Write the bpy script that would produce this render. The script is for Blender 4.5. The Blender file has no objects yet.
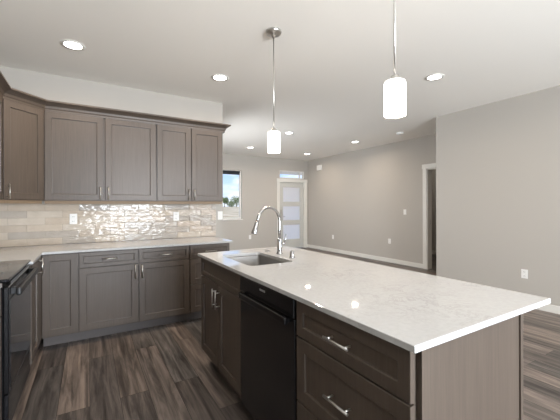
import bpy, bmesh, math, random
from mathutils import Vector, Matrix
random.seed(7)
PI = math.pi
SC = bpy.context.scene
COL = SC.collection

# ------------------------------------------------------------------ camera
cam_d = bpy.data.cameras.new('camera'); cam = bpy.data.objects.new('camera', cam_d); COL.objects.link(cam)
cam_d.sensor_width = 36; cam_d.lens = 320.34 / 560 * 36; cam_d.shift_y = -3.8 / 560
cam_d.clip_start = .05; cam_d.clip_end = 400
cam.matrix_world = (Matrix.Translation((0, 0, 1.3066)) @ Matrix.Rotation(-.5375, 4, 'Z')
                    @ Matrix.Rotation(PI / 2, 4, 'X') @ Matrix.Rotation(-.0033, 4, 'Z'))
SC.camera = cam
SC.view_settings.view_transform = 'Standard'; SC.view_settings.look = 'None'
SC.view_settings.gamma = 1; SC.view_settings.use_curve_mapping = False
SC.view_settings.exposure = 0.12
SC.cycles.max_bounces = 10; SC.cycles.diffuse_bounces = 6; SC.cycles.glossy_bounces = 4
SC.cycles.sample_clamp_indirect = 6
SC.cycles.use_denoising = True

# ------------------------------------------------------------------ dimensions
H = 2.743          # ceiling
XL = -1.0          # left wall
YB = -3.2          # wall behind the camera
YK = 4.25          # kitchen wall
XK = 1.605          # end of the kitchen wall
XR = 4.842         # near right wall
YR = 3.17          # where it ends
XV = 5.97          # living room wall
YF = 8.28          # far wall
CT = .914          # island worktop
CB = .899          # back worktops

# ------------------------------------------------------------------ world sky
w = bpy.data.worlds.new('sky'); SC.world = w; w.use_nodes = True
nt = w.node_tree; N = nt.nodes; L = nt.links; N.clear()
out = N.new('ShaderNodeOutputWorld'); bg = N.new('ShaderNodeBackground')
tc = N.new('ShaderNodeTexCoord'); mp = N.new('ShaderNodeMapping'); mp.inputs['Scale'].default_value = (1, 1, 3.2)
sep = N.new('ShaderNodeSeparateXYZ')
nz = N.new('ShaderNodeTexNoise'); nz.inputs['Scale'].default_value = 5.5; nz.inputs['Detail'].default_value = 7
cr = N.new('ShaderNodeValToRGB'); cr.color_ramp.elements[0].position = .47; cr.color_ramp.elements[1].position = .62
gr = N.new('ShaderNodeValToRGB')
gr.color_ramp.elements[0].position = 0; gr.color_ramp.elements[0].color = (.62, .74, .92, 1)
gr.color_ramp.elements[1].position = .6; gr.color_ramp.elements[1].color = (.14, .3, .68, 1)
e = gr.color_ramp.elements.new(.14); e.color = (.30, .53, .90, 1)
mx = N.new('ShaderNodeMixRGB'); mx.inputs[2].default_value = (.86, .88, .93, 1)
L.new(tc.outputs['Generated'], mp.inputs[0]); L.new(mp.outputs[0], nz.inputs['Vector'])
L.new(tc.outputs['Generated'], sep.inputs[0]); L.new(sep.outputs['Z'], gr.inputs[0])
L.new(nz.outputs['Fac'], cr.inputs[0]); L.new(cr.outputs[0], mx.inputs[0]); L.new(gr.outputs[0], mx.inputs[1])
L.new(mx.outputs[0], bg.inputs[0]); L.new(bg.outputs[0], out.inputs[0])
bg.inputs[1].default_value = 1.4

# ------------------------------------------------------------------ daylight area lights at the glazing
def area(name, loc, rot, sx, sy, power, color=(1, 1, 1), spread=PI, portal=False):
    d = bpy.data.lights.new(name, 'AREA'); d.shape = 'RECTANGLE'; d.size = sx; d.size_y = sy
    d.energy = power; d.color = color; d.spread = spread
    if portal: d.cycles.is_portal = True
    o = bpy.data.objects.new(name, d); COL.objects.link(o); o.location = loc; o.rotation_euler = rot
    return o
# outside the patio door and the dining window behind the camera, shining in
area('daylight_patio', (1.3, YB - .35, 1.12), (PI / 2 + .62, 0, 0), 1.8, 2.0, 520, (.85, .925, 1))
area('daylight_dining', (3.85, YB - .35, 1.5), (PI / 2 + .6, 0, 0), 1.2, 1.3, 150, (.85, .925, 1))
area('added_daylight_entry_side', (XK - .45, 5.8, 1.5), (PI / 2 - .1, 0, -PI / 2), 1.7, 1.2, 85, (.90, .95, 1))  # added light behind an unseen side window, brightens the far room

sd = bpy.data.lights.new('sun', 'SUN'); sd.energy = 2.6; sd.angle = .01; sd.color = (1, .95, .88)
so = bpy.data.objects.new('sun', sd); COL.objects.link(so); so.rotation_euler = (math.radians(24), math.radians(-12), 0)

# ------------------------------------------------------------------ node helpers
def mat(name, col=(.8, .8, .8), rough=.5, metal=0, spec=.5, coat=0):
    m = bpy.data.materials.new(name); m.use_nodes = True
    b = m.node_tree.nodes['Principled BSDF']
    b.inputs['Base Color'].default_value = (*col, 1); b.inputs['Roughness'].default_value = rough
    b.inputs['Metallic'].default_value = metal; b.inputs['Specular IOR Level'].default_value = spec
    b.inputs['Coat Weight'].default_value = coat
    return m
def nodes(m): return m.node_tree.nodes, m.node_tree.links, m.node_tree.nodes['Principled BSDF']
def noise(m, scale=(1, 1, 1), s=5, detail=4, rough=.5, coord='Object'):
    n, l, b = nodes(m)
    t = n.new('ShaderNodeTexCoord'); p = n.new('ShaderNodeMapping'); p.inputs['Scale'].default_value = scale
    z = n.new('ShaderNodeTexNoise'); z.inputs['Scale'].default_value = s
    z.inputs['Detail'].default_value = detail; z.inputs['Roughness'].default_value = rough
    l.new(t.outputs[coord], p.inputs[0]); l.new(p.outputs[0], z.inputs['Vector'])
    return z
def ramp(m, src, stops):
    n, l, b = nodes(m)
    r = n.new('ShaderNodeValToRGB'); els = r.color_ramp.elements
    els[0].position, els[0].color = stops[0][0], (*stops[0][1], 1)
    els[1].position, els[1].color = stops[-1][0], (*stops[-1][1], 1)
    for p, c in stops[1:-1]:
        q = els.new(p); q.color = (*c, 1)
    l.new(src, r.inputs[0]); return r
def bump(m, src, strength=.1, dist=.01, prev=None):
    n, l, b = nodes(m)
    u = n.new('ShaderNodeBump'); u.inputs['Strength'].default_value = strength; u.inputs['Distance'].default_value = dist
    l.new(src, u.inputs['Height'])
    if prev: l.new(prev.outputs[0], u.inputs['Normal'])
    l.new(u.outputs[0], b.inputs['Normal']); return u
def srgb(r, g, b):
    f = lambda c: ((c / 255 + .055) / 1.055) ** 2.4 if c > 10 else c / 255 / 12.92
    return (f(r), f(g), f(b))

# ------------------------------------------------------------------ materials
def painted(name, col, s=180, st=.06, rough=.6):
    m = mat(name, col, rough, spec=.35)
    z = noise(m, s=s, detail=2); bump(m, z.outputs[0], st, .004); return m
M_wall = painted('greige_wall_paint', srgb(179, 173, 165), 140, .08, .62)
M_ceil = painted('textured_ceiling_paint', srgb(244, 240, 233), 22, .22, .55)
M_trim = mat('white_trim_paint', srgb(220, 217, 210), .35)
M_door = mat('white_door_paint', srgb(194, 192, 186), .4)

def wood(name, dark, light):
    m = mat(name, light, .42, spec=.5)
    n, l, b = nodes(m)
    z = noise(m, (55, 55, 2.2), 1.6, 6, .62)
    z2 = noise(m, (3, 3, .8), 1.5, 3, .5)
    r = ramp(m, z.outputs[0], [(.3, dark), (.7, light)])
    oi = n.new('ShaderNodeObjectInfo')
    hs = n.new('ShaderNodeHueSaturation')
    mr = n.new('ShaderNodeMapRange'); mr.inputs['To Min'].default_value = .84; mr.inputs['To Max'].default_value = 1.14
    l.new(z2.outputs[0], mr.inputs[0])
    m2 = n.new('ShaderNodeMapRange'); m2.inputs['To Min'].default_value = .94; m2.inputs['To Max'].default_value = 1.06
    l.new(oi.outputs['Random'], m2.inputs[0])
    mu = n.new('ShaderNodeMath'); mu.operation = 'MULTIPLY'; l.new(mr.outputs[0], mu.inputs[0]); l.new(m2.outputs[0], mu.inputs[1])
    l.new(mu.outputs[0], hs.inputs['Value']); l.new(r.outputs[0], hs.inputs['Color']); l.new(hs.outputs[0], b.inputs['Base Color'])
    bump(m, z.outputs[0], .05, .002)
    return m
M_wood = wood('grey_brown_stained_maple', srgb(76, 66, 58), srgb(88, 77, 68))
M_rail = mat('pale_unfinished_wood', srgb(136, 114, 90), .6)
M_toe = mat('toe_board_stain', srgb(92, 86, 84), .45)
M_dark = mat('cabinet_gap_shadow', srgb(34, 30, 28), .8)
M_nickel = mat('satin_nickel', (.62, .6, .57), .28, 1)
M_chrome = mat('brushed_chrome', (.5, .5, .51), .1, 1)
M_steel = mat('stainless_steel', (.32, .31, .30), .48, 1)
zz = noise(M_steel, (3, 3, 160), 3, 2); bump(M_steel, zz.outputs[0], .04, .001)
M_black = mat('black_enamel', (.008, .008, .009), .22)
M_blackglass = mat('black_glass', (.012, .012, .014), .05, spec=.5)
M_blackplastic = mat('black_plastic', (.014, .014, .015), .4)
M_greymark = mat('grey_print', (.35, .35, .36), .4)
M_ring = mat('cooktop_ring_print', (.09, .09, .09), .3)
M_plate = mat('white_plastic', srgb(236, 234, 230), .35)
M_slot = mat('socket_slot', (.06, .06, .06), .6)
M_rubber = mat('dark_shade_fabric', srgb(44, 47, 52), .8)

M_quartz = mat('white_quartz', srgb(226, 222, 216), .035, spec=.75)
n, l, b = nodes(M_quartz)
z = noise(M_quartz, (1, 1, 1), 7, 9, .72); z.inputs['Distortion'].default_value = 1.3
r = ramp(M_quartz, z.outputs[0], [(.465, (1, 1, 1)), (.495, (.80, .79, .78)), (.525, (1, 1, 1))])
z2 = noise(M_quartz, s=60, detail=4); r2 = ramp(M_quartz, z2.outputs[0], [(.3, (.93, .93, .93)), (.65, (1, 1, 1))])
z3 = noise(M_quartz, s=3, detail=2); r3 = ramp(M_quartz, z3.outputs[0], [(.45, (0, 0, 0)), (.65, (1, 1, 1))])
a = n.new('ShaderNodeMixRGB'); l.new(r3.outputs[0], a.inputs[0]); a.inputs[1].default_value = (1, 1, 1, 1); l.new(r.outputs[0], a.inputs[2])
q = n.new('ShaderNodeMixRGB'); q.blend_type = 'MULTIPLY'; q.inputs[0].default_value = 1
l.new(a.outputs[0], q.inputs[1]); l.new(r2.outputs[0], q.inputs[2])
q2 = n.new('ShaderNodeMixRGB'); q2.blend_type = 'MULTIPLY'; q2.inputs[0].default_value = 1
q2.inputs[1].default_value = (*srgb(198, 198, 198), 1); l.new(q.outputs[0], q2.inputs[2]); l.new(q2.outputs[0], b.inputs['Base Color'])

# vinyl plank floor, boards running away from the camera
M_floor = mat('vinyl_plank', (.1, .08, .07), .36, spec=.3)
n, l, b = nodes(M_floor)
t = n.new('ShaderNodeTexCoord'); s = n.new('ShaderNodeSeparateXYZ'); c = n.new('ShaderNodeCombineXYZ')
l.new(t.outputs['Object'], s.inputs[0]); l.new(s.outputs['Y'], c.inputs['X']); l.new(s.outputs['X'], c.inputs['Y'])
br = n.new('ShaderNodeTexBrick'); br.offset = .38; br.offset_frequency = 2
br.inputs['Color1'].default_value = (0, 0, 0, 1); br.inputs['Color2'].default_value = (1, 1, 1, 1); br.inputs['Mortar'].default_value = (.5, .5, .5, 1)
br.inputs['Scale'].default_value = 1; br.inputs['Mortar Size'].default_value = .0012; br.inputs['Brick Width'].default_value = 1.22
br.inputs['Row Height'].default_value = .18; br.inputs['Bias'].default_value = 0
l.new(c.outputs[0], br.inputs['Vector'])
tone = ramp(M_floor, br.outputs['Color'], [(0, srgb(80, 74, 71)), (.3, srgb(105, 95, 88)), (.5, srgb(95, 91, 88)), (.75, srgb(119, 107, 99)), (1, srgb(86, 81, 78))])
# shift the grain from board to board
sc2 = n.new('ShaderNodeVectorMath'); sc2.operation = 'SCALE'; sc2.inputs['Scale'].default_value = 7
l.new(br.outputs['Color'], sc2.inputs[0])
ad = n.new('ShaderNodeVectorMath'); l.new(t.outputs['Object'], ad.inputs[0]); l.new(sc2.outputs[0], ad.inputs[1])
mp = n.new('ShaderNodeMapping'); mp.inputs['Scale'].default_value = (17, 1.15, 1); l.new(ad.outputs[0], mp.inputs[0])
g = n.new('ShaderNodeTexNoise'); g.inputs['Scale'].default_value = 1.4; g.inputs['Detail'].default_value = 7; g.inputs['Roughness'].default_value = .62
g.inputs['Distortion'].default_value = .5; l.new(mp.outputs[0], g.inputs['Vector'])
gr_ = ramp(M_floor, g.outputs[0], [(.34, (.38, .37, .37)), (.5, (.95, .95, .95)), (.66, (1.7, 1.68, 1.65))])
q = n.new('ShaderNodeMixRGB'); q.blend_type = 'MULTIPLY'; q.inputs[0].default_value = 1
l.new(tone.outputs[0], q.inputs[1]); l.new(gr_.outputs[0], q.inputs[2])
q3 = n.new('ShaderNodeMixRGB'); q3.inputs[2].default_value = (.02, .017, .015, 1); l.new(br.outputs['Fac'], q3.inputs[0]); l.new(q.outputs[0], q3.inputs[1])
l.new(q3.outputs[0], b.inputs['Base Color'])
bump(M_floor, g.outputs[0], .06, .002)

# hand-glazed tile; colour differs from tile to tile
M_tile = mat('glazed_tile', srgb(196, 184, 168), .09, spec=.36)
n, l, b = nodes(M_tile)
at = n.new('ShaderNodeAttribute'); at.attribute_name = 'glaze'
z = noise(M_tile, (1, 1, 1), 9, 3); rr = ramp(M_tile, z.outputs[0], [(.3, (.93, .92, .91)), (.7, (1.04, 1.04, 1.04))])
q = n.new('ShaderNodeMixRGB'); q.blend_type = 'MULTIPLY'; q.inputs[0].default_value = 1
l.new(at.outputs['Color'], q.inputs[1]); l.new(rr.outputs[0], q.inputs[2]); l.new(q.outputs[0], b.inputs['Base Color'])
z = noise(M_tile, (1, 1, 2.3), 13, 2); bump(M_tile, z.outputs[0], .7, .01)
M_grout = mat('grout', srgb(176, 166, 152), .8)

def glass(name, alpha=.08, col=(1, 1, 1)):
    m = bpy.data.materials.new(name); m.use_nodes = True
    n = m.node_tree.nodes; l = m.node_tree.links; n.clear()
    o = n.new('ShaderNodeOutputMaterial'); x = n.new('ShaderNodeMixShader'); t = n.new('ShaderNodeBsdfTransparent')
    t.inputs[0].default_value = (*col, 1)
    g = n.new('ShaderNodeBsdfGlossy'); g.inputs['Roughness'].default_value = .02
    x.inputs[0].default_value = alpha; l.new(t.outputs[0], x.inputs[1]); l.new(g.outputs[0], x.inputs[2]); l.new(x.outputs[0], o.inputs[0])
    return m
M_glass = glass('window_glass', .05)
# frosted glass: lets daylight through diffusely
M_frost = bpy.data.materials.new('frosted_glass'); M_frost.use_nodes = True
n = M_frost.node_tree.nodes; l = M_frost.node_tree.links; n.clear()
o = n.new('ShaderNodeOutputMaterial'); x = n.new('ShaderNodeMixShader'); t = n.new('ShaderNodeBsdfTranslucent'); g = n.new('ShaderNodeBsdfDiffuse')
t.inputs[0].default_value = (1, .96, .92, 1); g.inputs[0].default_value = (.85, .84, .83, 1); x.inputs[0].default_value = .15
l.new(t.outputs[0], x.inputs[1]); l.new(g.outputs[0], x.inputs[2]); l.new(x.outputs[0], o.inputs[0])

def emit(name, col, s):
    m = mat(name, col, .5); b = m.node_tree.nodes['Principled BSDF']
    b.inputs['Emission Color'].default_value = (*col, 1); b.inputs['Emission Strength'].default_value = s
    return m
M_lamp = emit('lit_lens', (1, .97, .92), 14)
M_shade = emit('lit_opal_glass', (1, .97, .93), 5)

# ------------------------------------------------------------------ geometry helpers
def box(bm, x0, x1, y0, y1, z0, z1, bev=0, seg=1):
    x0, x1 = min(x0, x1), max(x0, x1); y0, y1 = min(y0, y1), max(y0, y1); z0, z1 = min(z0, z1), max(z0, z1)
    v = [bm.verts.new((x, y, z)) for x in (x0, x1) for y in (y0, y1) for z in (z0, z1)]
    F = [(0, 1, 3, 2), (4, 6, 7, 5), (0, 4, 5, 1), (2, 3, 7, 6), (0, 2, 6, 4), (1, 5, 7, 3)]
    fs = [bm.faces.new([v[i] for i in f]) for f in F]
    if bev:
        es = list({e for f in fs for e in f.edges})
        bmesh.ops.bevel(bm, geom=es, offset=bev, segments=seg, affect='EDGES', profile=.5)
    return fs
def cyl(bm, p0, p1, r, n=20, r2=None, caps=True):
    p0 = Vector(p0); p1 = Vector(p1); d = (p1 - p0).normalized(); r2 = r if r2 is None else r2
    u = d.orthogonal().normalized(); v = d.cross(u)
    A = [bm.verts.new(p0 + r * (math.cos(2 * PI * i / n) * u + math.sin(2 * PI * i / n) * v)) for i in range(n)]
    B = [bm.verts.new(p1 + r2 * (math.cos(2 * PI * i / n) * u + math.sin(2 * PI * i / n) * v)) for i in range(n)]
    for i in range(n):
        f = bm.faces.new((A[i], A[(i + 1) % n], B[(i + 1) % n], B[i])); f.smooth = True
    if caps: bm.faces.new(A[::-1]); bm.faces.new(B)
def tube(bm, pts, r, n=14):
    P = [Vector(p) for p in pts]; rs = r if isinstance(r, (list, tuple)) else [r] * len(P)
    prev = None; u = None
    for i, p in enumerate(P):
        d = (P[min(i + 1, len(P) - 1)] - P[max(i - 1, 0)]).normalized()
        u = d.orthogonal().normalized() if u is None else (u - d * u.dot(d)).normalized()
        v = d.cross(u)
        ring = [bm.verts.new(p + rs[i] * (math.cos(2 * PI * k / n) * u + math.sin(2 * PI * k / n) * v)) for k in range(n)]
        if prev:
            for k in range(n):
                f = bm.faces.new((prev[k], prev[(k + 1) % n], ring[(k + 1) % n], ring[k])); f.smooth = True
        else: bm.faces.new(ring[::-1])
        prev = ring
    bm.faces.new(prev)
def lathe(bm, prof, c=(0, 0, 0), n=32, cap=True):
    rings = []
    for r, z in prof:
        rings.append([bm.verts.new((c[0] + r * math.cos(2 * PI * k / n), c[1] + r * math.sin(2 * PI * k / n), c[2] + z)) for k in range(n)])
    for A, B in zip(rings, rings[1:]):
        for k in range(n):
            f = bm.faces.new((A[k], A[(k + 1) % n], B[(k + 1) % n], B[k])); f.smooth = True
    if cap:
        bm.faces.new(rings[0][::-1]); bm.faces.new(rings[-1])
def prism(bm, poly, z0, z1):
    A = [bm.verts.new((x, y, z0)) for x, y in poly]; B = [bm.verts.new((x, y, z1)) for x, y in poly]
    n = len(poly)
    for i in range(n): bm.faces.new((A[i], A[(i + 1) % n], B[(i + 1) % n], B[i]))
    bm.faces.new(A[::-1]); bm.faces.new(B)
def obj(name, bm, m, parent=None, fix=True):
    if fix: bmesh.ops.recalc_face_normals(bm, faces=bm.faces[:])
    me = bpy.data.meshes.new(name); bm.to_mesh(me); bm.free()
    for k in (m if isinstance(m, (list, tuple)) else [m]): me.materials.append(k)
    o = bpy.data.objects.new(name, me); COL.objects.link(o)
    if parent: o.parent = parent
    return o
def B(*boxes, bev=0, seg=1):
    bm = bmesh.new()
    for q in boxes: box(bm, *q, bev=bev, seg=seg)
    return bm
def thing(name, label, cat, loc=(0, 0, 0), rz=0, group=None):
    o = bpy.data.objects.new(name, None); COL.objects.link(o); o.empty_display_size = .05
    o.location = loc; o.rotation_euler = (0, 0, rz); o['label'] = label; o['category'] = cat
    if group: o['group'] = group
    return o
def tag(o, label, cat, group=None):
    o['label'] = label; o['category'] = cat
    if group: o['group'] = group
    return o
def struct(name, bm, m, parent=None):
    o = obj(name, bm, m, parent)
    if not parent: o['kind'] = 'structure'
    return o
def dup(root, loc, label, rz=None):
    r = root.copy(); COL.objects.link(r); r.location = loc; r['label'] = label
    if rz is not None: r.rotation_euler = (0, 0, rz)
    for ch in list(root.children):
        c = ch.copy(); COL.objects.link(c); c.parent = r
        for g_ in ch.children:
            d = g_.copy(); COL.objects.link(d); d.parent = c
    return r

# ------------------------------------------------------------------ the room
struct('floor', B((-3.8, 8.2, YB - .15, YF + .15, -.1, 0)), M_floor)
struct('ceiling', B((-3.8, 8.2, YB - .15, YF + .15, H, H + .1)), M_ceil)
T = .13
struct('wall_left', B((XL - T, XL, 1.25, YK + T, 0, H), (-3.6, XL - T, 1.25, 1.25 + T, 0, H), (-3.73, -3.6, YB - T, 1.25 + T, 0, H)), M_wall)  # unseen near part opened into an added hallway, darkens the island front
struct('wall_kitchen', B((XL, XK, YK, YK + T, 0, H)), M_wall)
EY0, EY1, EZ0, EZ1 = 4.9, 6.7, .9, 2.15
struct('wall_entry_left', B((XK - T, XK, YK + T, EY0, 0, H), (XK - T, XK, EY1, YF + T, 0, H), (XK - T, XK, EY0, EY1, 0, EZ0), (XK - T, XK, EY0, EY1, EZ1, H)), M_wall)
ew = struct('added_window_4', B((XK - .1, XK - .04, EY0, EY0 + .05, EZ0, EZ1), (XK - .1, XK - .04, EY1 - .05, EY1, EZ0, EZ1), (XK - .1, XK - .04, EY0 + .05, EY1 - .05, EZ0, EZ0 + .05), (XK - .1, XK - .04, EY0 + .05, EY1 - .05, EZ1 - .05, EZ1)), M_trim)  # unseen window added to let light into the far room
obj('glass_pane', B((XK - .072, XK - .068, EY0 + .04, EY1 - .04, EZ0 + .04, EZ1 - .04)), M_glass, ew)
# far wall with the window, the front door and its transom
WX0, WX1, WZ0, WZ1 = 2.36, 3.69, .95, 2.305
DX0, DX1, DZ = 4.925, 5.835, 2.045
TZ0, TZ1 = 2.155, 2.395
struct('wall_far', B((XK, WX0, YF, YF + T, 0, H), (WX0, WX1, YF, YF + T, 0, WZ0), (WX0, WX1, YF, YF + T, WZ1, H),
                     (WX1, DX0, YF, YF + T, 0, H), (DX0, DX1, YF, YF + T, DZ, TZ0), (DX0, DX1, YF, YF + T, TZ1, H),
                     (DX1, XV + T, YF, YF + T, 0, H)), M_wall)
# living wall with the doorway
OY0, OY1, OZ = 3.32, 4.11, 2.065
struct('wall_living', B((XV, XV + T, OY1, YF, 0, H), (XV, XV + T, OY0, OY1, OZ, H), (XV, XV + T, YR - T, OY0, 0, H)), M_wall)
struct('wall_right', B((XR, XR + T, YB, YR, 0, H), (XR + T, XV, YR - T, YR, 0, H)), M_wall)
# room beyond the doorway
struct('wall_side_room', B((8.0, 8.13, 2.4, 6.2, 0, H), (XV + T, 8.0, 2.27, 2.4, 0, H), (XV + T, 8.0, 6.2, 6.33, 0, H)), M_wall)
# wall behind the camera with the patio door and dining window
PX0, PX1, PZ = .4, 2.2, 2.1
QX0, QX1, QZ0, QZ1 = 3.2, 4.4, .85, 2.15
struct('wall_rear', B((-3.6, PX0, YB - T, YB, 0, H), (PX0, PX1, YB - T, YB, PZ, H), (PX1, QX0, YB - T, YB, 0, H),
                      (QX0, QX1, YB - T, YB, 0, QZ0), (QX0, QX1, YB - T, YB, QZ1, H), (QX1, XR + T, YB - T, YB, 0, H)), M_wall)

# living room window: white vinyl frame in a drywall return
wd = struct('window_1', B((WX0, WX0 + .045, YF + .05, YF + .11, WZ0, WZ1), (WX1 - .045, WX1, YF + .05, YF + .11, WZ0, WZ1),
                          (WX0 + .045, WX1 - .045, YF + .05, YF + .11, WZ0, WZ0 + .05), (WX0 + .045, WX1 - .045, YF + .05, YF + .11, WZ1 - .04, WZ1),
                          (WX0 + .6, WX0 + .64, YF + .05, YF + .11, WZ0 + .05, WZ1 - .04)), M_trim)
obj('glass_pane', B((WX0 + .04, WX1 - .04, YF + .078, YF + .082, WZ0 + .04, WZ1 - .03)), M_glass, wd)
obj('window_sill', B((WX0 - .015, WX1 + .02, YF - .025, YF + .05, WZ0 - .025, WZ0), bev=.004), M_trim, wd)
bm = bmesh.new(); cyl(bm, (WX0 + .05, YF + .025, WZ1 - .035), (WX1 - .05, YF + .025, WZ1 - .035), .022)
box(bm, WX0 + .05, WX1 - .05, YF + .035, YF + .042, WZ1 - .115, WZ1 - .035)
tag(obj('roller_shade', bm, M_rubber), 'dark roller shade rolled up across the top of the living room window', 'window shade')

# front door
dr = struct('door_1', B((DX0 + .01, DX0 + .145, YF + .045, YF + .09, .012, DZ - .01), (DX1 - .145, DX1 - .01, YF + .045, YF + .09, .012, DZ - .01),
                        *[(DX0 + .145, DX1 - .145, YF + .045, YF + .09, a, b_) for a, b_ in ((.012, .285), (.735, .875), (1.305, 1.44), (1.885, DZ - .01))]), M_door)
for a, b_ in ((.285, .735), (.875, 1.305), (1.44, 1.885)):
    obj('frosted_pane', B((DX0 + .14, DX1 - .14, YF + .06, YF + .07, a - .004, b_ + .004)), M_frost, dr)
obj('door_frame', B((DX0 - .012, DX0 + .008, YF - .002, YF + T, 0, DZ), (DX1 - .008, DX1 + .012, YF - .002, YF + T, 0, DZ), (DX0 - .012, DX1 + .012, YF - .002, YF + T, DZ - .008, DZ + .012)), M_trim, dr)
bm = bmesh.new(); box(bm, DX0 + .055, DX0 + .10, YF + .03, YF + .046, .90, 1.20, bev=.004)
cyl(bm, (DX0 + .078, YF + .03, .99), (DX0 + .078, YF - .01, .99), .012); box(bm, DX0 + .07, DX0 + .185, YF - .02, YF - .005, .98, 1.0, bev=.004)
obj('door_handle', bm, M_nickel, dr)
bm = bmesh.new(); box(bm, DX0 + .05, DX0 + .106, YF + .028, YF + .046, 1.10, 1.17, bev=.004); obj('deadbolt', bm, M_nickel, dr)
for z in (.25, 1.05, 1.82): obj('hinge', B((DX1 - .02, DX1 + .004, YF + .03, YF + .046, z - .05, z + .05)), M_nickel, dr)
tr = struct('trim_1', B((DX0 - .09, DX0, YF - .018, YF, 0, DZ + .06), (DX1, DX1 + .09, YF - .018, YF, 0, DZ + .06), (DX0 - .10, DX1 + .10, YF - .022, YF, DZ + .005, DZ + .095), bev=.002), M_trim)
tw = struct('window_2', B((DX0, DX0 + .03, YF + .03, YF + .09, TZ0, TZ1), (DX1 - .03, DX1, YF + .03, YF + .09, TZ0, TZ1), (DX0 + .03, DX1 - .03, YF + .03, YF + .09, TZ0, TZ0 + .025), (DX0 + .03, DX1 - .03, YF + .03, YF + .09, TZ1 - .025, TZ1),
                          (DX1 - .16, DX1 - .145, YF + .03, YF + .09, TZ0 + .02, TZ1 - .02)), M_trim)
obj('glass_pane', B((DX0 + .02, DX1 - .02, YF + .058, YF + .062, TZ0 + .02, TZ1 - .02)), M_glass, tw)

# side doorway: jamb, casing
struct('trim_2', B((XV - .018, XV, OY1, OY1 + .09, 0, OZ + .005), (XV - .018, XV, OY0 - .09, OY0, 0, OZ + .005), (XV - .022, XV, OY0 - .1, OY1 + .1, OZ + .005, OZ + .095), bev=.002), M_trim)
struct('trim_3', B((XV - .002, XV + T + .002, OY1 - .016, OY1, 0, OZ), (XV - .002, XV + T + .002, OY0, OY0 + .016, 0, OZ), (XV - .002, XV + T + .002, OY0 + .016, OY1 - .016, OZ - .016, OZ)), M_trim)
obj_strike = obj('strike_plate', B((XV + .07, XV + .1, OY1 - .019, OY1 - .015, .92, 1.02)), M_nickel, bpy.data.objects['trim_3'])

# baseboards
BH = .095
struct('baseboard_living', B((XV - .014, XV, OY1 + .09, YF - .014, 0, BH), bev=.003), M_trim)
struct('baseboard_far', B((XK + .014, DX0 - .09, YF - .014, YF, 0, BH), (DX1 + .09, XV, YF - .014, YF, 0, BH), bev=.003), M_trim)
struct('baseboard_right', B((XR - .014, XR, YB + .014, YR + .014, 0, BH), (XR, XV - .02, YR, YR + .014, 0, BH), bev=.003), M_trim)
struct('baseboard_entry_left', B((XK, XK + .014, YK + T, YF, 0, BH), (XK, XK + .014, YK, YK + T, 0, BH)), M_trim)
struct('baseboard_side_room', B((7.986, 8.0, 2.4, 6.2, 0, BH)), M_trim)
struct('baseboard_rear', B((-3.6, PX0 - .07, YB, YB + .014, 0, BH), (PX1 + .07, XR - .014, YB, YB + .014, 0, BH)), M_trim)
struct('baseboard_left', B((-3.6, -3.586, YB + .014, 1.25, 0, BH)), M_trim)

# glazing behind the camera
pd = struct('door_2', B((PX0, PX0 + .07, YB - .1, YB - .03, 0, PZ), (PX1 - .07, PX1, YB - .1, YB - .03, 0, PZ), (PX0 + .07, PX1 - .07, YB - .1, YB - .03, 0, .09), (PX0 + .07, PX1 - .07, YB - .1, YB - .03, PZ - .07, PZ),
                        ((PX0 + PX1) / 2 - .05, (PX0 + PX1) / 2 + .05, YB - .1, YB - .03, .09, PZ - .07)), M_trim)
obj('glass_pane', B((PX0 + .06, PX1 - .06, YB - .068, YB - .062, .08, PZ - .06)), M_glass, pd)
dw = struct('window_3', B((QX0, QX0 + .05, YB - .1, YB - .03, QZ0, QZ1), (QX1 - .05, QX1, YB - .1, YB - .03, QZ0, QZ1), (QX0 + .05, QX1 - .05, YB - .1, YB - .03, QZ0, QZ0 + .05), (QX0 + .05, QX1 - .05, YB - .1, YB - .03, QZ1 - .05, QZ1),
                          ((QX0 + QX1) / 2 - .02, (QX0 + QX1) / 2 + .02, YB - .1, YB - .03, QZ0 + .05, QZ1 - .05)), M_trim)
obj('glass_pane', B((QX0 + .04, QX1 - .04, YB - .068, YB - .062, QZ0 + .04, QZ1 - .04)), M_glass, dw)

# ------------------------------------------------------------------ cabinets (local: x along, front at y=0 facing -y, z up)
def shaker(x0, x1, z0, z1, th=.02, fr=.057, rec=.011):
    bm = bmesh.new(); y = -th; c = .0015
    def rect(i, yy): return [bm.verts.new(p) for p in ((x0 + i, yy, z0 + i), (x1 - i, yy, z0 + i), (x1 - i, yy, z1 - i), (x0 + i, yy, z1 - i))]
    R = [rect(0, 0), rect(0, y + c), rect(c, y), rect(fr, y), rect(fr + .002, y + .002), rect(fr + .003, y + rec - .001), rect(fr + .008, y + rec)]
    for A, C in zip(R, R[1:]):
        for i in range(4): bm.faces.new((A[i], A[(i + 1) % 4], C[(i + 1) % 4], C[i]))
    bm.faces.new(R[0][::-1]); bm.faces.new(R[-1]); return bm
def pull(x, z, vertical, ln=.135, y=-.02):
    bm = bmesh.new(); h_ = ln / 2; s = .032
    if vertical:
        cyl(bm, (x, y - s, z - h_), (x, y - s, z + h_), .0052, 12)
        for k in (-1, 1): cyl(bm, (x, y, z + k * h_ * .72), (x, y - s, z + k * h_ * .72), .0042, 10)
    else:
        cyl(bm, (x - h_, y - s, z), (x + h_, y - s, z), .0052, 12)
        for k in (-1, 1): cyl(bm, (x + k * h_ * .72, y, z), (x + k * h_ * .72, y - s, z), .0042, 10)
    return bm
G = .0045
def cab_front(root, kind, x0, x1, z0, z1, handle=None, fr=.057):
    o = obj(kind, shaker(x0 + G, x1 - G, z0, z1, fr=fr), M_wood, root)
    if handle == 'h': obj('handle', pull((x0 + x1) / 2, (z0 + z1) / 2, False), M_nickel, o)
    elif handle:
        side, zc = handle; obj('handle', pull(x1 - .032 if side == 'r' else x0 + .032, zc, True), M_nickel, o)
    return o
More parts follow.
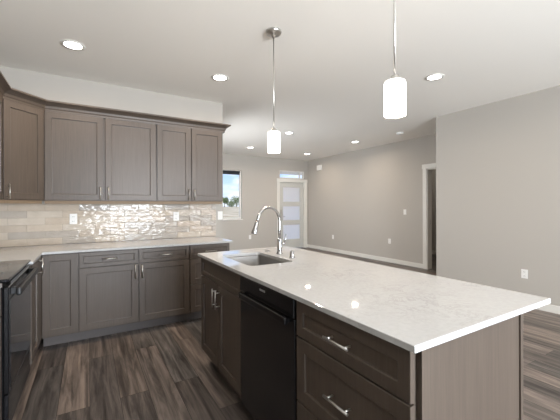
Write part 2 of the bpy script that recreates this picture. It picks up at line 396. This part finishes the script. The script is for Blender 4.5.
def base_cabinet(name, label, loc, rz, w_, d, fronts, top=CB - .021, toe=.12, rec=.12, cat='cabinet', group=None):
    t = thing(name, label, cat, loc, rz, group)
    obj('carcass', B((0, w_, 0.0, d, toe - .005, top)), M_wood, t)
    obj('toe_kick', B((0, w_, rec, d - .002, .0, toe - .0055)), M_toe, t)
    for f in fronts: cab_front(t, *f)
    return t
YCF = 3.59      # carcass front of the back run; fronts 2 cm proud
YBK = YK - .012  # tile thickness does not reach down here
D1 = YK - YCF
grp = 'base cabinets along the tiled wall'
ztop = .870; zs = .722
def dd(w_, side): return [('drawer', 0, w_, zs + .006, ztop, 'h', .035), ('door', 0, w_, .128, zs, (side, .645))]
base_cabinet('base_cabinet', 'grey-brown full-height door base cabinet at inner corner, no handle, left of the two drawer-and-door cabinets', (-.37, YCF, 0), 0, .283, D1,
             [('door', 0, .283, .128, ztop)], group=grp)
base_cabinet('base_cabinet', 'grey-brown base cabinet, one drawer over a door, below the left wall outlet', (-.087, YCF, 0), 0, .522, D1, dd(.522, 'r'), group=grp)
base_cabinet('base_cabinet', 'grey-brown base cabinet, drawer over door, between its twin and the three-drawer stack', (.435, YCF, 0), 0, .524, D1, dd(.524, 'l'), group=grp)
base_cabinet('drawer_cabinet', 'grey-brown three-drawer base cabinet at the right end of the back worktop', (.959, YCF, 0), 0, .475, D1,
             [('drawer', 0, .475, zs + .006, ztop, 'h', .035), ('drawer', 0, 0.475, .438, zs, 'h'), ('drawer', 0, .475, .128, .432, 'h')], group=grp)
# left run: face x = -.39 carcass, doors to -.37
XF = -.39
base_cabinet('base_cabinet', 'narrow grey-brown base cabinet between black range and inner corner, upright bar handle', (XF, 3.012, 0), PI / 2, .36, abs(XL - XF) - .002,
             [('drawer', .0, .36, .128, ztop, ('r', .805))])
obj_ = thing('corner_base_cabinet', 'grey-brown corner base cabinet filling the bend under the back worktop', 'cabinet', (XF - .0, 3.372, 0))
obj('carcass', B((XL - XF + .002, 0.0, .0, .217, .115, CB - .021)), M_wood, obj_)
obj('toe_kick', B((XL - XF + .002, -.06, .0, .23, 0, .1145)), M_toe, obj_)
obj('filler_strip', B((0, .02, .0, .218, .128, .870)), M_wood, obj_)
obj('rear_box', B((XL - XF + .002, .018, .234, YK - 3.374, .115, CB - .021)), M_wood, obj_)
base_cabinet('base_cabinet', 'grey-brown base cabinet nearest the camera on the left, beyond the black range side', (XF - .033, 1.3, 0), PI / 2, .93, abs(XL - XF) - .033 - .002,
             [('drawer', 0, .93, zs + .006, ztop, 'h', .035), ('door', 0, .465, .128, zs, ('r', .645)), ('door', .465, .93, .128, zs, ('l', .645))])

# worktops
TH = .021
bm = bmesh.new()
prism(bm, [(XL, 3.008), (-.362, 3.008), (-.362, 3.542), (-.345, 3.557), (1.468, 3.557), (1.468, YK), (XL, YK)], CB - TH + .0005, CB)
bmesh.ops.bevel(bm, geom=[e for e in bm.edges if abs(e.verts[0].co.z - e.verts[1].co.z) < 1e-5 and e.verts[0].co.z > CB - .001], offset=.002, segments=2, affect='EDGES')
tag(obj('worktop', bm, M_quartz), 'white quartz worktop running along the tiled wall and around the corner', 'countertop')
tag(obj('worktop', B((XL, -.40, 1.29, 2.232, CB - TH + .0005, CB), bev=.002), M_quartz), 'short white quartz worktop on the near side of the black range', 'countertop')

# wall cabinets
YU = 3.955; UZ0, UZ1 = 1.372, 2.283
grpu = 'wall cabinets above the tiled backsplash'
def wall_cabinet(label, loc, rz, w_, d, doors, group=grpu):
    t = thing('wall_cabinet', label, 'cabinet', loc, rz, group)
    obj('carcass', B((0, w_, 0, d, UZ0, UZ1)), M_wood, t)
    obj('light_rail', B((0, w_, .03, .045, UZ0 - .034, UZ0 - .0005)), M_rail, t)
    for a, b_, s in doors: cab_front(t, 'door', a, b_, UZ0 + .006, 2.262, (s, UZ0 + .078) if s else None)
    return t
D2 = YK - YU
wall_cabinet('grey-brown wall cabinet with two wide shaker doors, right of the angled corner cabinet', (-.384, YU, 0), 0, 1.056, D2, [(0, .522, 'r'), (.534, 1.056, 'l')])
wall_cabinet('grey-brown wall cabinet with two narrow shaker doors at the right end of the row', (.672, YU, 0), 0, .820, D2, [(0.006, .405, 'r'), (.411, .812, 'l')])
t = thing('corner_wall_cabinet', 'grey-brown angled corner wall cabinet with one door at the left edge', 'cabinet', (-.67, YU - .286, 0), PI / 4, grpu)
Ld = .286 * math.sqrt(2)
def loc45(x, y):
    v = Vector((x + .67, y - (YU - .286))); c = math.cos(-PI / 4); s = math.sin(-PI / 4)
    return (v.x * c - v.y * s, v.x * s + v.y * c)
bm = bmesh.new(); prism(bm, [loc45(*p) for p in ((-.67, YU - .286), (-.385, YU), (-.385, YK), (XL, YK), (XL, YU - .286))], UZ0, UZ1)
obj('carcass', bm, M_wood, t)
obj('light_rail', B((.0, Ld, .03, .045, UZ0 - .034, UZ0 - .0005)), M_rail, t)
cab_front(t, 'door', .012, Ld - .016, UZ0 + .006, 2.262, ('l', UZ0 + .075))
YL0 = 3.03
wall_cabinet('grey-brown wall cabinet on the left wall, before the angled corner one', (-.67, YL0, 0), PI / 2, YU - .288 - YL0, abs(XL + .67), [(.0, YU - .288 - YL0, 'l')])

# crown moulding swept along the tops
prof = [(0, 2.262), (.021, 2.262), (.023, 2.283), (.030, 2.292), (.036, 2.312), (.054, 2.328), (.078, 2.343), (.084, 2.345), (.084, 2.360), (0, 2.360)]
path = [(-.67, YL0), (-.67, YU - .286), (-.384, YU), (1.492, YU), (1.492, YK - .001)]
prof = [(a + .0005, z) for a, z in prof]
bm = bmesh.new(); prev = None; P = [Vector(p) for p in path]
for i, p in enumerate(P):
    d1 = (p - P[i - 1]).normalized() if i else (P[1] - p).normalized()
    d2 = (P[i + 1] - p).normalized() if i < len(P) - 1 else d1
    n1 = Vector((d1.y, -d1.x)); n2 = Vector((d2.y, -d2.x)); m_ = (n1 + n2).normalized(); m_ = m_ / max(.3, m_.dot(n1))
    ring = [bm.verts.new((p.x + m_.x * a, p.y + m_.y * a, z)) for a, z in prof]
    if prev:
        for k in range(len(ring)):
            bm.faces.new((prev[k], prev[(k + 1) % len(ring)], ring[(k + 1) % len(ring)], ring[k]))
    else: bm.faces.new(ring)
    prev = ring
bm.faces.new(prev[::-1])
tag(obj('crown_moulding', bm, M_wood), 'grey-brown crown moulding running along the tops of the wall cabinets', 'moulding')

# ------------------------------------------------------------------ tiled backsplash
TX1 = 1.50
def tiles(u0, u1, z0, z1, place, seed, joint=-.56):
    rnd = random.Random(seed); bm = bmesh.new(); lay = bm.faces.layers.float_color.new('glaze')
    pal = [srgb(*c) for c in ((196, 182, 166), (201, 188, 172), (191, 178, 163), (186, 176, 165), (203, 192, 178), (195, 181, 165), (181, 172, 162), (198, 184, 167))]
    hgt = (z1 - z0) / 6; wdt = .308; g = .0011; y0 = .0015
    bf = [place(u0, 0, z0), place(u1, 0, z0), place(u1, 0, z1), place(u0, 0, z1)]
    bk = [place(u0, .003, z0), place(u1, .003, z0), place(u1, .003, z1), place(u0, .003, z1)]
    A = [bm.verts.new(p) for p in bf]; C = [bm.verts.new(p) for p in bk]
    for i in range(4): bm.faces.new((A[i], A[(i + 1) % 4], C[(i + 1) % 4], C[i])).material_index = 1
    bm.faces.new(A).material_index = 1; bm.faces.new(C).material_index = 1
    for r_ in range(6):
        x = joint - wdt * ((r_ % 2) * .5) - wdt * 12
        while x < u1:
            a, b_ = max(x, u0) + g, min(x + wdt, u1) - g; x += wdt
            if b_ - a < .012 or b_ < u0: continue
            c0, c1 = z0 + r_ * hgt + g, z0 + (r_ + 1) * hgt - g
            col = rnd.choice(pal); tx = rnd.uniform(-.0016, .0016); tz = rnd.uniform(-.0009, .0009)
            e_ = .0018
            def pt(uu, zz_, ins, base):
                su = (uu - (a + b_) / 2) / (b_ - a); sz = (zz_ - (c0 + c1) / 2) / (c1 - c0)
                return place(uu, base + (0 if base < .006 else su * tx + sz * tz), zz_)
            R0 = [bm.verts.new(pt(uu, q_, 0, .003)) for uu, q_ in ((a, c0), (b_, c0), (b_, c1), (a, c1))]
            R1 = [bm.verts.new(pt(uu, q_, 0, .0085)) for uu, q_ in ((a, c0), (b_, c0), (b_, c1), (a, c1))]
            R2 = [bm.verts.new(pt(uu, q_, 0, .0098)) for uu, q_ in ((a + e_, c0 + e_), (b_ - e_, c0 + e_), (b_ - e_, c1 - e_), (a + e_, c1 - e_))]
            fs = [bm.faces.new(R2)]
            for P_, Q_ in ((R0, R1), (R1, R2)):
                for i in range(4): fs.append(bm.faces.new((P_[i], P_[(i + 1) % 4], Q_[(i + 1) % 4], Q_[i])))
            for f in fs: f[lay] = (*col, 1)
    return bm
tb = thing('tile_backsplash', 'glossy beige and grey subway tile backsplash between worktop and wall cabinets', 'backsplash', (0, YK, CB + .0005))
o_ = obj('tile_field', tiles(XL + .012, TX1, 0, UZ0 - .036 - CB, lambda u, d, z: (u, -d - .0006, z), 3), [M_tile, M_grout], tb)
tl = thing('tile_backsplash', 'beige subway tile backsplash on the left wall behind the black range', 'backsplash', (XL, YK - .0125, CB + .0005))
o_ = obj('tile_field', tiles(1.3 - YK + .0125, 0, 0, UZ0 - .036 - CB, lambda u, d, z: (d + .0006, u, z), 5), [M_tile, M_grout], tl)

# ------------------------------------------------------------------ range
rg = thing('range', 'black freestanding range with glass cooktop at the left edge', 'range', (-.40, 2.244, 0), PI / 2)
RW = .756
obj('body', B((0, RW, .0, .59, .09, .898), bev=.003), M_black, rg)
obj('base', B((.02, RW - .02, .03, .58, 0, .0895)), M_blackplastic, rg)
bm = B((-.0, RW, -.026, .54, .899, .917), bev=.005, seg=2); ct = obj('cooktop', bm, M_blackglass, rg)
for cx, cy, rr_ in ((.2, .13, .10), (.56, .13, .075), (.2, .40, .075), (.56, .40, .10)):
    bm = bmesh.new(); lathe(bm, [(rr_, .9172), (rr_, .9176), (rr_ - .003, .9176), (rr_ - .003, .9172)], (cx, cy, 0), 48, False)
    obj('burner_ring', bm, M_ring, ct)
obj('backguard', B((0, RW, .542, .586, .899, 1.09), bev=.006), M_black, rg)
od = obj('oven_door', B((.004, RW - .004, -.024, -.001, .292, .872), bev=.004), M_black, rg)
obj('door_glass', B((.03, RW - .03, -.027, -.0241, .315, .80)), M_blackglass, od)
bm = bmesh.new(); box(bm, .025, RW - .025, -.076, -.050, .815, .862, bev=.010, seg=3)
for x in (.05, RW - .075): box(bm, x, x + .03, -.054, -.0241, .822, .860, bev=.003)
obj('handle', bm, M_blackplastic, od)
bm = bmesh.new()
for k in range(24): box(bm, .06 + k * .027, .075 + k * .027, -.0255, -.0235, .876, .894)
obj('vent_slot', bm, M_slot, rg)
obj('storage_drawer', B((.004, RW - .004, -.022, -.001, .095, .284), bev=.004), M_blackglass, rg)

# ------------------------------------------------------------------ island
IX0, IX1, IY0, IY1 = .781, 1.673, .577, 2.661
SX0, SX1, SY0, SY1 = .905, 1.25, 1.90, 2.45
def rrect(x0, x1, y0, y1, r, n=6):
    out_ = []
    for cx, cy, a0 in ((x1 - r, y1 - r, 0), (x0 + r, y1 - r, 90), (x0 + r, y0 + r, 180), (x1 - r, y0 + r, 270)):
        for k in range(n + 1):
            a = math.radians(a0 + 90 * k / n); out_.append((cx + r * math.cos(a), cy + r * math.sin(a)))
    return out_
def slab_with_hole(x0, x1, y0, y1, hole, z0, z1, c=.002):
    bm = bmesh.new(); n_ = len(hole); q = n_ // 4
    def outer(z, i): return [bm.verts.new(p) for p in ((x1 - i, y1 - i, z), (x0 + i, y1 - i, z), (x0 + i, y0 + i, z), (x1 - i, y0 + i, z))]
    def inner(z, i=0):
        return [bm.verts.new((hx, hy, z)) for hx, hy in hole]
    Ot, Ob, Oc = outer(z1, c), outer(z0, 0), outer(z1 - c, 0)
    It, Ib = inner(z1), inner(z0)
    for O_, I_ in ((Ot, It), (Ob, Ib)):
        for s in range(4):
            seg = I_[s * q:(s + 1) * q]
            for a, b_ in zip(seg, seg[1:]): bm.faces.new((O_[s], a, b_))
            bm.faces.new((O_[s], seg[-1], I_[((s + 1) * q) % n_], O_[(s + 1) % 4]))
    for i in range(4):
        bm.faces.new((Ot[i], Ot[(i + 1) % 4], Oc[(i + 1) % 4], Oc[i])); bm.faces.new((Oc[i], Oc[(i + 1) % 4], Ob[(i + 1) % 4], Ob[i]))
    for i in range(n_): bm.faces.new((It[i], It[(i + 1) % n_], Ib[(i + 1) % n_], Ib[i]))
    return bm
hole = rrect(SX0, SX1, SY0, SY1, .03)
tag(obj('island_worktop', slab_with_hole(IX0, IX1, IY0, IY1, hole, CT - TH + .0005, CT), M_quartz), 'large white veined quartz worktop on the island, cut out for the sink', 'countertop')
# sink
sk = thing('sink', 'undermount stainless steel sink set in the island worktop', 'sink', ((SX0 + SX1) / 2, (SY0 + SY1) / 2, CT - .24))
bm = bmesh.new()
cx, cy = (SX0 + SX1) / 2, (SY0 + SY1) / 2
def ring(e, z, r=.03): return [bm.verts.new((x - cx, y - cy, z)) for x, y in rrect(SX0 - e, SX1 + e, SY0 - e, SY1 + e, r + e)]
zt = .24 - TH - .0005
Rg = [ring(.022, zt), ring(.003, zt), ring(.001, zt - .01), ring(-.004, .03), ring(-.018, .012, .035), ring(-.05, .006, .06)]
Rg2 = [ring(.022, zt - .002), ring(.006, zt - .003), ring(.0, .02), ring(-.03, .002, .05)]
for S_ in (Rg, Rg2):
    for A, C in zip(S_, S_[1:]):
        for i in range(len(A)):
            f = bm.faces.new((A[i], A[(i + 1) % len(A)], C[(i + 1) % len(A)], C[i])); f.smooth = True
bm.faces.new(Rg[-1]); bm.faces.new(Rg2[-1])
for i in range(len(Rg[0])): bm.faces.new((Rg[0][i], Rg[0][(i + 1) % len(Rg[0])], Rg2[0][(i + 1) % len(Rg[0])], Rg2[0][i]))
obj('basin', bm, M_steel, sk)
bm = bmesh.new(); lathe(bm, [(.045, .007), (.045, .010), (.036, .010), (.03, .007)], n=28); obj('drain', bm, M_chrome, sk)

XI = .822   # carcass face of the island; fronts to x = .802
# origin at the far end, local x runs towards the camera
gi = 'island cabinets'
def isl(y_far): return (XI, y_far, 0)
DI = 1.44 - XI
t = thing('sink_base_cabinet', 'dark stained two-door sink base cabinet under the island sink', 'cabinet', isl(2.638), -PI / 2)
SW = 2.638 - 1.824
obj('carcass', B((0, SW, 0, .02, .115, .893), (0, .018, .02, DI, .115, .893), (SW - .018, SW, .02, DI, .115, .893), (.018, SW - .018, .02, DI, .115, .133), (.018, SW - .018, DI - .01, DI, .133, .893)), M_wood, t)
obj('toe_kick', B((0, SW, .07, DI, 0, .1145)), M_black, t)
obj('false_drawer_front', shaker(G, SW - G, .741, .882, fr=.035), M_wood, t)
cab_front(t, 'door', 0, SW / 2, .125, .735, ('r', .638))
cab_front(t, 'door', SW / 2, SW, .125, .735, ('l', .638))

dwm = thing('dishwasher', 'black built-in dishwasher between the island sink base and drawers', 'dishwasher', isl(1.820), -PI / 2)
DW = 1.820 - 1.212
obj('tub', B((.003, DW - .003, 0.02, DI - .02, .10, .885)), M_blackplastic, dwm)
obj('toe_panel', B((.003, DW - .003, .06, .09, 0.0, .099)), M_blackplastic, dwm)
dd_ = obj('front_panel', B((.004, DW - .004, -.024, .0195, .105, .79), bev=.004, seg=2), M_black, dwm)
cp = obj('control_panel', B((.004, DW - .004, -.030, .0195, .793, .886), bev=.006, seg=2), M_black, dwm)
bm = bmesh.new(); box(bm, .055, DW - .03, -.062, -.042, .762, .798, bev=.006, seg=2)
for x in (.06, DW - .06): box(bm, x, x + .025, -.044, -.0242, .77, .79, bev=.002)
obj('handle', bm, M_black, cp)
bm = bmesh.new(); box(bm, DW / 2 - .03, DW / 2 + .03, -.0312, -.0302, .852, .862); obj('badge', bm, M_greymark, cp)

t = thing('drawer_cabinet', 'dark stained three-drawer island cabinet nearest the camera', 'cabinet', isl(1.209), -PI / 2)
WW = 1.209 - .619
obj('carcass', B((0, WW, 0, DI, .115, .893)), M_wood, t)
obj('toe_kick', B((0, WW, .07, DI, 0, .1145)), M_black, t)
WF = 1.209 - .603
cab_front(t, 'drawer', 0, WF, .727, .882, 'h', .045); cab_front(t, 'drawer', 0, WF, .437, .720, 'h'); cab_front(t, 'drawer', 0, WF, .125, .430, 'h')
tag(obj('island_end_panel', B((.842, 1.441, .598, .618, .0, .893)), M_wood), 'flat grey-brown end panel closing the near end of the island', 'cabinet panel')
tag(obj('island_back_panel', B((1.442, 1.462, .592, 2.638, .0, .893)), M_wood), 'grey-brown back panel along the seating side of the island', 'cabinet panel')

# faucet
fx, fy = 1.342, 2.262
ft = thing('faucet', 'chrome gooseneck pull-down faucet behind the island sink', 'faucet', (fx, fy, CT))
bm = bmesh.new(); lathe(bm, [(.027, 0), (.027, .006), (.0215, .012), (.0195, .03), (.0195, .115), (.017, .123), (.0125, .13)]); obj('body', bm, M_chrome, ft)
bm = bmesh.new(); R_ = .111; dirx, diry = -.985, -.17
pts = [(0, 0, .12), (0, 0, .2), (0, 0, .272)]
for k in range(1, 15):
    a = PI - PI * .93 * k / 14
    dx = R_ + R_ * math.cos(a); pts.append((dirx * dx, diry * dx, .272 + R_ * math.sin(a)))
end = Vector(pts[-1]); tan = (Vector(pts[-1]) - Vector(pts[-2])).normalized(); pts.append(tuple(end + tan * .03))
tube(bm, pts, .0112); obj('spout', bm, M_chrome, ft)
s0 = end + tan * .025; bm = bmesh.new()
tube(bm, [s0, s0 + tan * .008, s0 + tan * .05, s0 + tan * .09, s0 + tan * .098], [.0135, .0145, .017, .023, .021]); obj('spray_head', bm, M_chrome, ft)
bm = bmesh.new(); cyl(bm, (.012, -.010, .085), (.032, -.026, .088), .011); tube(bm, [(.03, -.024, .088), (.036, -.030, .11), (.042, -.035, .165)], [.0065, .006, .005]); obj('lever', bm, M_chrome, ft)
bm = bmesh.new(); lathe(bm, [(.022, 0), (.022, .006), (.0175, .009), (.0175, .045), (.015, .052), (.006, .054)], n=24)
o_ = obj('air_gap_cap', bm, M_chrome); o_.location = (1.325, 2.045, CT); tag(o_, 'small chrome cylindrical cap on the island worktop, right of the faucet', 'sink fitting')
bm = bmesh.new(); lathe(bm, [(.024, 0), (.024, .004), (.018, .007), (.004, .008)], n=24)
o_ = obj('hole_cover', bm, M_chrome); o_.location = (1.335, 2.455, CT); tag(o_, 'small flat chrome disc on the island worktop, left of the faucet', 'sink fitting')

# ------------------------------------------------------------------ pendants
pn = thing('pendant_light', 'glowing white cylinder pendant over the far end of the island, near the faucet', 'pendant light', (1.307, 2.287, 0), 0, 'pendants over the island')
bm = bmesh.new(); lathe(bm, [(.066, H - .0005), (.066, H - .008), (.058, H - .022), (.02, H - .026), (.018, H - .045), (.008, H - .048)], n=36); obj('canopy', bm, M_nickel, pn)
bm = bmesh.new(); cyl(bm, (0, 0, 1.94), (0, 0, H - .045), .0052, 12); obj('rod', bm, M_nickel, pn)
bm = bmesh.new(); lathe(bm, [(.008, 1.95), (.018, 1.945), (.022, 1.925), (.024, 1.919), (.024, 1.9167)], n=28); obj('socket_cap', bm, M_nickel, pn)
bm = bmesh.new(); lathe(bm, [(.047, 1.7545), (.0515, 1.75), (.0515, 1.905), (.047, 1.916), (.03, 1.9165)], n=36)
obj('lamp_shade', bm, M_shade, pn)
dup(pn, (1.292, 1.062, 0), 'glowing white cylinder pendant over the near end of the island, larger in view')

# ------------------------------------------------------------------ recessed downlights
first = None
cans = [(-.118, 3.38, 'round recessed ceiling downlight above the left wall cabinets, leftmost in view'),
        (1.258, 3.407, 'round recessed ceiling downlight near the right end of the kitchen wall'),
        (3.317, 2.186, 'round recessed ceiling downlight right of the near pendant'),
        (3.367, 5.296, 'round recessed ceiling downlight just right of the far pendant, at shade height'),
        (3.389, 7.094, 'round recessed ceiling downlight in front of the living window, left of the far pendant'),
        (5.154, 7.173, 'round recessed ceiling downlight before the front door'),
        (5.120, 5.301, 'round recessed ceiling downlight beside the living room wall, midway down the room'),
        (3.317, -.9, 'round recessed ceiling downlight added unseen behind the camera on the right'),
        (.9, -1.6, 'round recessed ceiling downlight added unseen behind the camera on the left')]  # the two behind the camera are unseen, added for lighting
for x, y, lb in cans:
    if first is None:
        first = thing('recessed_light', lb, 'ceiling light', (x, y, H), 0, 'recessed ceiling lights')
        bm = bmesh.new(); lathe(bm, [(.098, 0), (.097, -.006), (.076, -.008), (.068, -.004), (.068, -.0005)], n=40, cap=False); obj('trim_ring', bm, M_trim, first)
        bm = bmesh.new(); lathe(bm, [(.067, -.001), (.066, -.004), (.03, -.0055)], n=40); obj('lens', bm, M_lamp, first)
    else: dup(first, (x, y, H), lb)
def can_light(x, y, p):
    d = bpy.data.lights.new('downlight', 'AREA'); d.shape = 'DISK'; d.size = .13; d.energy = p; d.color = (1, .83, .66); d.spread = math.radians(165)
    o = bpy.data.objects.new('downlight', d); COL.objects.link(o); o.location = (x, y, H - .012)
for x, y, lb in cans: can_light(x, y, 8.5)
for x, y in ((1.307, 2.287), (1.292, 1.062)):
    d = bpy.data.lights.new('pendant_bulb', 'POINT'); d.energy = 7; d.color = (1, .83, .66); d.shadow_soft_size = .06
    o = bpy.data.objects.new('pendant_bulb', d); COL.objects.link(o); o.location = (x, y, 1.68)
# point light inside the side room, no fixture modelled
d = bpy.data.lights.new('side_room_light', 'POINT'); d.energy = 8; d.color = (1, .95, .88); d.shadow_soft_size = .1
o = bpy.data.objects.new('side_room_light', d); COL.objects.link(o); o.location = (7.2, 4.6, 2.5)

# ------------------------------------------------------------------ small wall fittings (local: plate faces -y, centre at origin)
def plate(name, label, loc, rz, w_=.072, h_=.116, kind='outlet', cat='outlet'):
    t = thing(name, label, cat, loc, rz, 'outlets and switches')
    obj('cover_plate', B((-w_ / 2, w_ / 2, -.006, 0, -h_ / 2, h_ / 2), bev=.002), M_plate, t)
    if kind == 'outlet':
        for s in (-1, 1):
            f = obj('socket', B((-.017, .017, -.008, -.006, s * .026 - .015, s * .026 + .015), bev=.0008), M_plate, t)
            obj('socket_slot', B((-.008, -.005, -.0085, -.0079, s * .026 - .006, s * .026 + .006), (.005, .008, -.0085, -.0079, s * .026 - .006, s * .026 + .006)), M_slot, f)
    else:
        obj('rocker', B((-.017, .017, -.009, -.006, -.034, .034), bev=.001), M_plate, t)
    return t
ty = YK - .0105
plate('wall_outlet', 'white outlet on the tiled backsplash above the left drawer cabinet', (-.15, ty, 1.172), 0)
plate('wall_outlet', 'white outlet on the tiled backsplash below the narrow wall cabinets', (.965, ty, 1.18), 0)
plate('light_switch', 'white switch plate on bare wall strip at the right end of the tiles', (1.562, YK, 1.18), 0, kind='switch', cat='switch')
plate('wall_outlet', 'low white outlet on the living room wall, nearer the front door', (XV, 7.07, .425), -PI / 2)
plate('wall_outlet', 'low white outlet on the living room wall, below the light switch', (XV, 5.07, .49), -PI / 2)
plate('light_switch', 'white light switch on the living room wall left of the doorway', (XV, 4.646, 1.17), -PI / 2, kind='switch', cat='switch')
plate('wall_outlet', 'low white outlet on the near right wall behind the island', (XR, 1.943, .42), -PI / 2)
plate('wall_outlet', 'low white outlet on the far wall right of the window', (3.937, YF, .43), 0)
plate('light_switch', 'white switch on the far wall of the room seen through the doorway', (8.0, 5.42, 1.17), -PI / 2, kind='switch', cat='switch')

# door chime on the living wall near the corner
t = thing('door_chime', 'small white door chime box high on the living room wall by the corner', 'door chime', (XV, 7.66, 2.46), -PI / 2)
obj('housing', B((-.10, .10, -.05, 0, -.075, .075), bev=.008, seg=2), M_plate, t)
obj('side_grille', B((-.104, -.1002, -.04, -.01, -.05, .05)), M_trim, t)
# smoke detector
t = thing('smoke_detector', 'round white smoke detector on the ceiling near the doorway', 'smoke detector', (5.24, 4.19, H))
bm = bmesh.new(); lathe(bm, [(.07, -.0005), (.07, -.018), (.058, -.034), (.02, -.038)], n=32); obj('housing', bm, M_plate, t)
bm = bmesh.new(); lathe(bm, [(.012, -.038), (.012, -.041), (.006, -.042)], n=16); obj('test_button', bm, M_trim, t)

# ------------------------------------------------------------------ outside
M_soil = mat('dry_soil', srgb(176, 146, 122), .95)
z = noise(M_soil, s=.35, detail=6); rr = ramp(M_soil, z.outputs[0], [(.35, srgb(170, 156, 130)), (.65, srgb(204, 190, 164))]); nn, ll, bb = nodes(M_soil); ll.new(rr.outputs[0], bb.inputs['Base Color'])
bm = bmesh.new(); pr = [(YF + 3.2, -.3), (34, -.3), (52, .95), (400, 1.1)]; pv = None
for y_, z_ in pr + []:
    a = [bm.verts.new((-120, y_, z_)), bm.verts.new((260, y_, z_))]
    if pv: bm.faces.new((pv[0], pv[1], a[1], a[0]))
    pv = a
struct('ground_outside', bm, M_soil)
M_gravel = mat('pale_gravel', srgb(206, 196, 182), .95)
struct('gravel_lot', B((-20, 60, YF + 3.3, 33, -.299, -.28)), M_gravel)
M_conc = mat('concrete', srgb(160, 156, 150), .9)
struct('porch_slab', B((-2, 9, YF + T + .001, YF + 3.2, -.35, -.02)), M_conc)
struct('rear_patio', B((-6, 10, YB - 8, YB - T - .001, -.35, -.02)), M_conc)
M_bark = mat('bark', srgb(88, 70, 56), .9)
M_leaf = mat('leaves', srgb(86, 112, 60), .8)
z = noise(M_leaf, s=2.5, detail=4); rr = ramp(M_leaf, z.outputs[0], [(.35, srgb(62, 88, 44)), (.65, srgb(118, 140, 80))]); nn, ll, bb = nodes(M_leaf); ll.new(rr.outputs[0], bb.inputs['Base Color'])
def tree(label, x, y, hgt, wid, seed):
    rnd = random.Random(seed)
    t = thing('tree', label, 'tree', (x, y, 1.0))
    bm = bmesh.new(); tube(bm, [(0, 0, 0), (.05, 0, hgt * .3), (-.05, .05, hgt * .7)], [.14, .11, .05], 8); obj('trunk', bm, M_bark, t)
    bm = bmesh.new()
    lobes = [(rnd.uniform(-1, 1) * wid * .3, rnd.uniform(-1, 1) * wid * .3, hgt * rnd.uniform(.42, .82), wid * rnd.uniform(.2, .33)) for _ in range(11)]
    for i in range(1500):
        lx, ly, lz, lr = rnd.choice(lobes)
        v = Vector((rnd.gauss(0, 1), rnd.gauss(0, 1), rnd.gauss(0, 1))).normalized() * lr * rnd.uniform(.6, 1.05)
        c_ = Vector((lx, ly, lz)) + v; a = Vector((rnd.gauss(0, 1), rnd.gauss(0, 1), rnd.gauss(0, 1))).normalized(); b2 = a.orthogonal().normalized(); s = rnd.uniform(.09, .2)
        bm.faces.new([bm.verts.new(c_ + q_) for q_ in (a * s, b2 * s * .6, -a * s, -b2 * s * .6)])
    obj('crown', bm, M_leaf, t, fix=False)
import math as _m
def far_at(u, D):   # a point on the bearing of the window, D metres away
    th = .5375; Lq = (u - 280) / 320.34 * D
    return (D * _m.sin(th) + Lq * _m.cos(th), D * _m.cos(th) - Lq * _m.sin(th))
x_, y_ = far_at(224.5, 112); tree('green tree beyond the living room window, on the left', x_, y_, 3.9, 3.4, 2)
x_, y_ = far_at(236.5, 120); tree('green tree beyond the living room window, on the right', x_, y_, 3.9, 4.6, 5)
x_, y_ = far_at(231.5, 150); tree('low distant green tree between the two nearer ones outside', x_, y_, 2.2, 5.0, 9)
struct('porch_roof', B((3.9, 7, YF + T + .001, YF + 1.5, 2.45, 2.57)), M_trim)
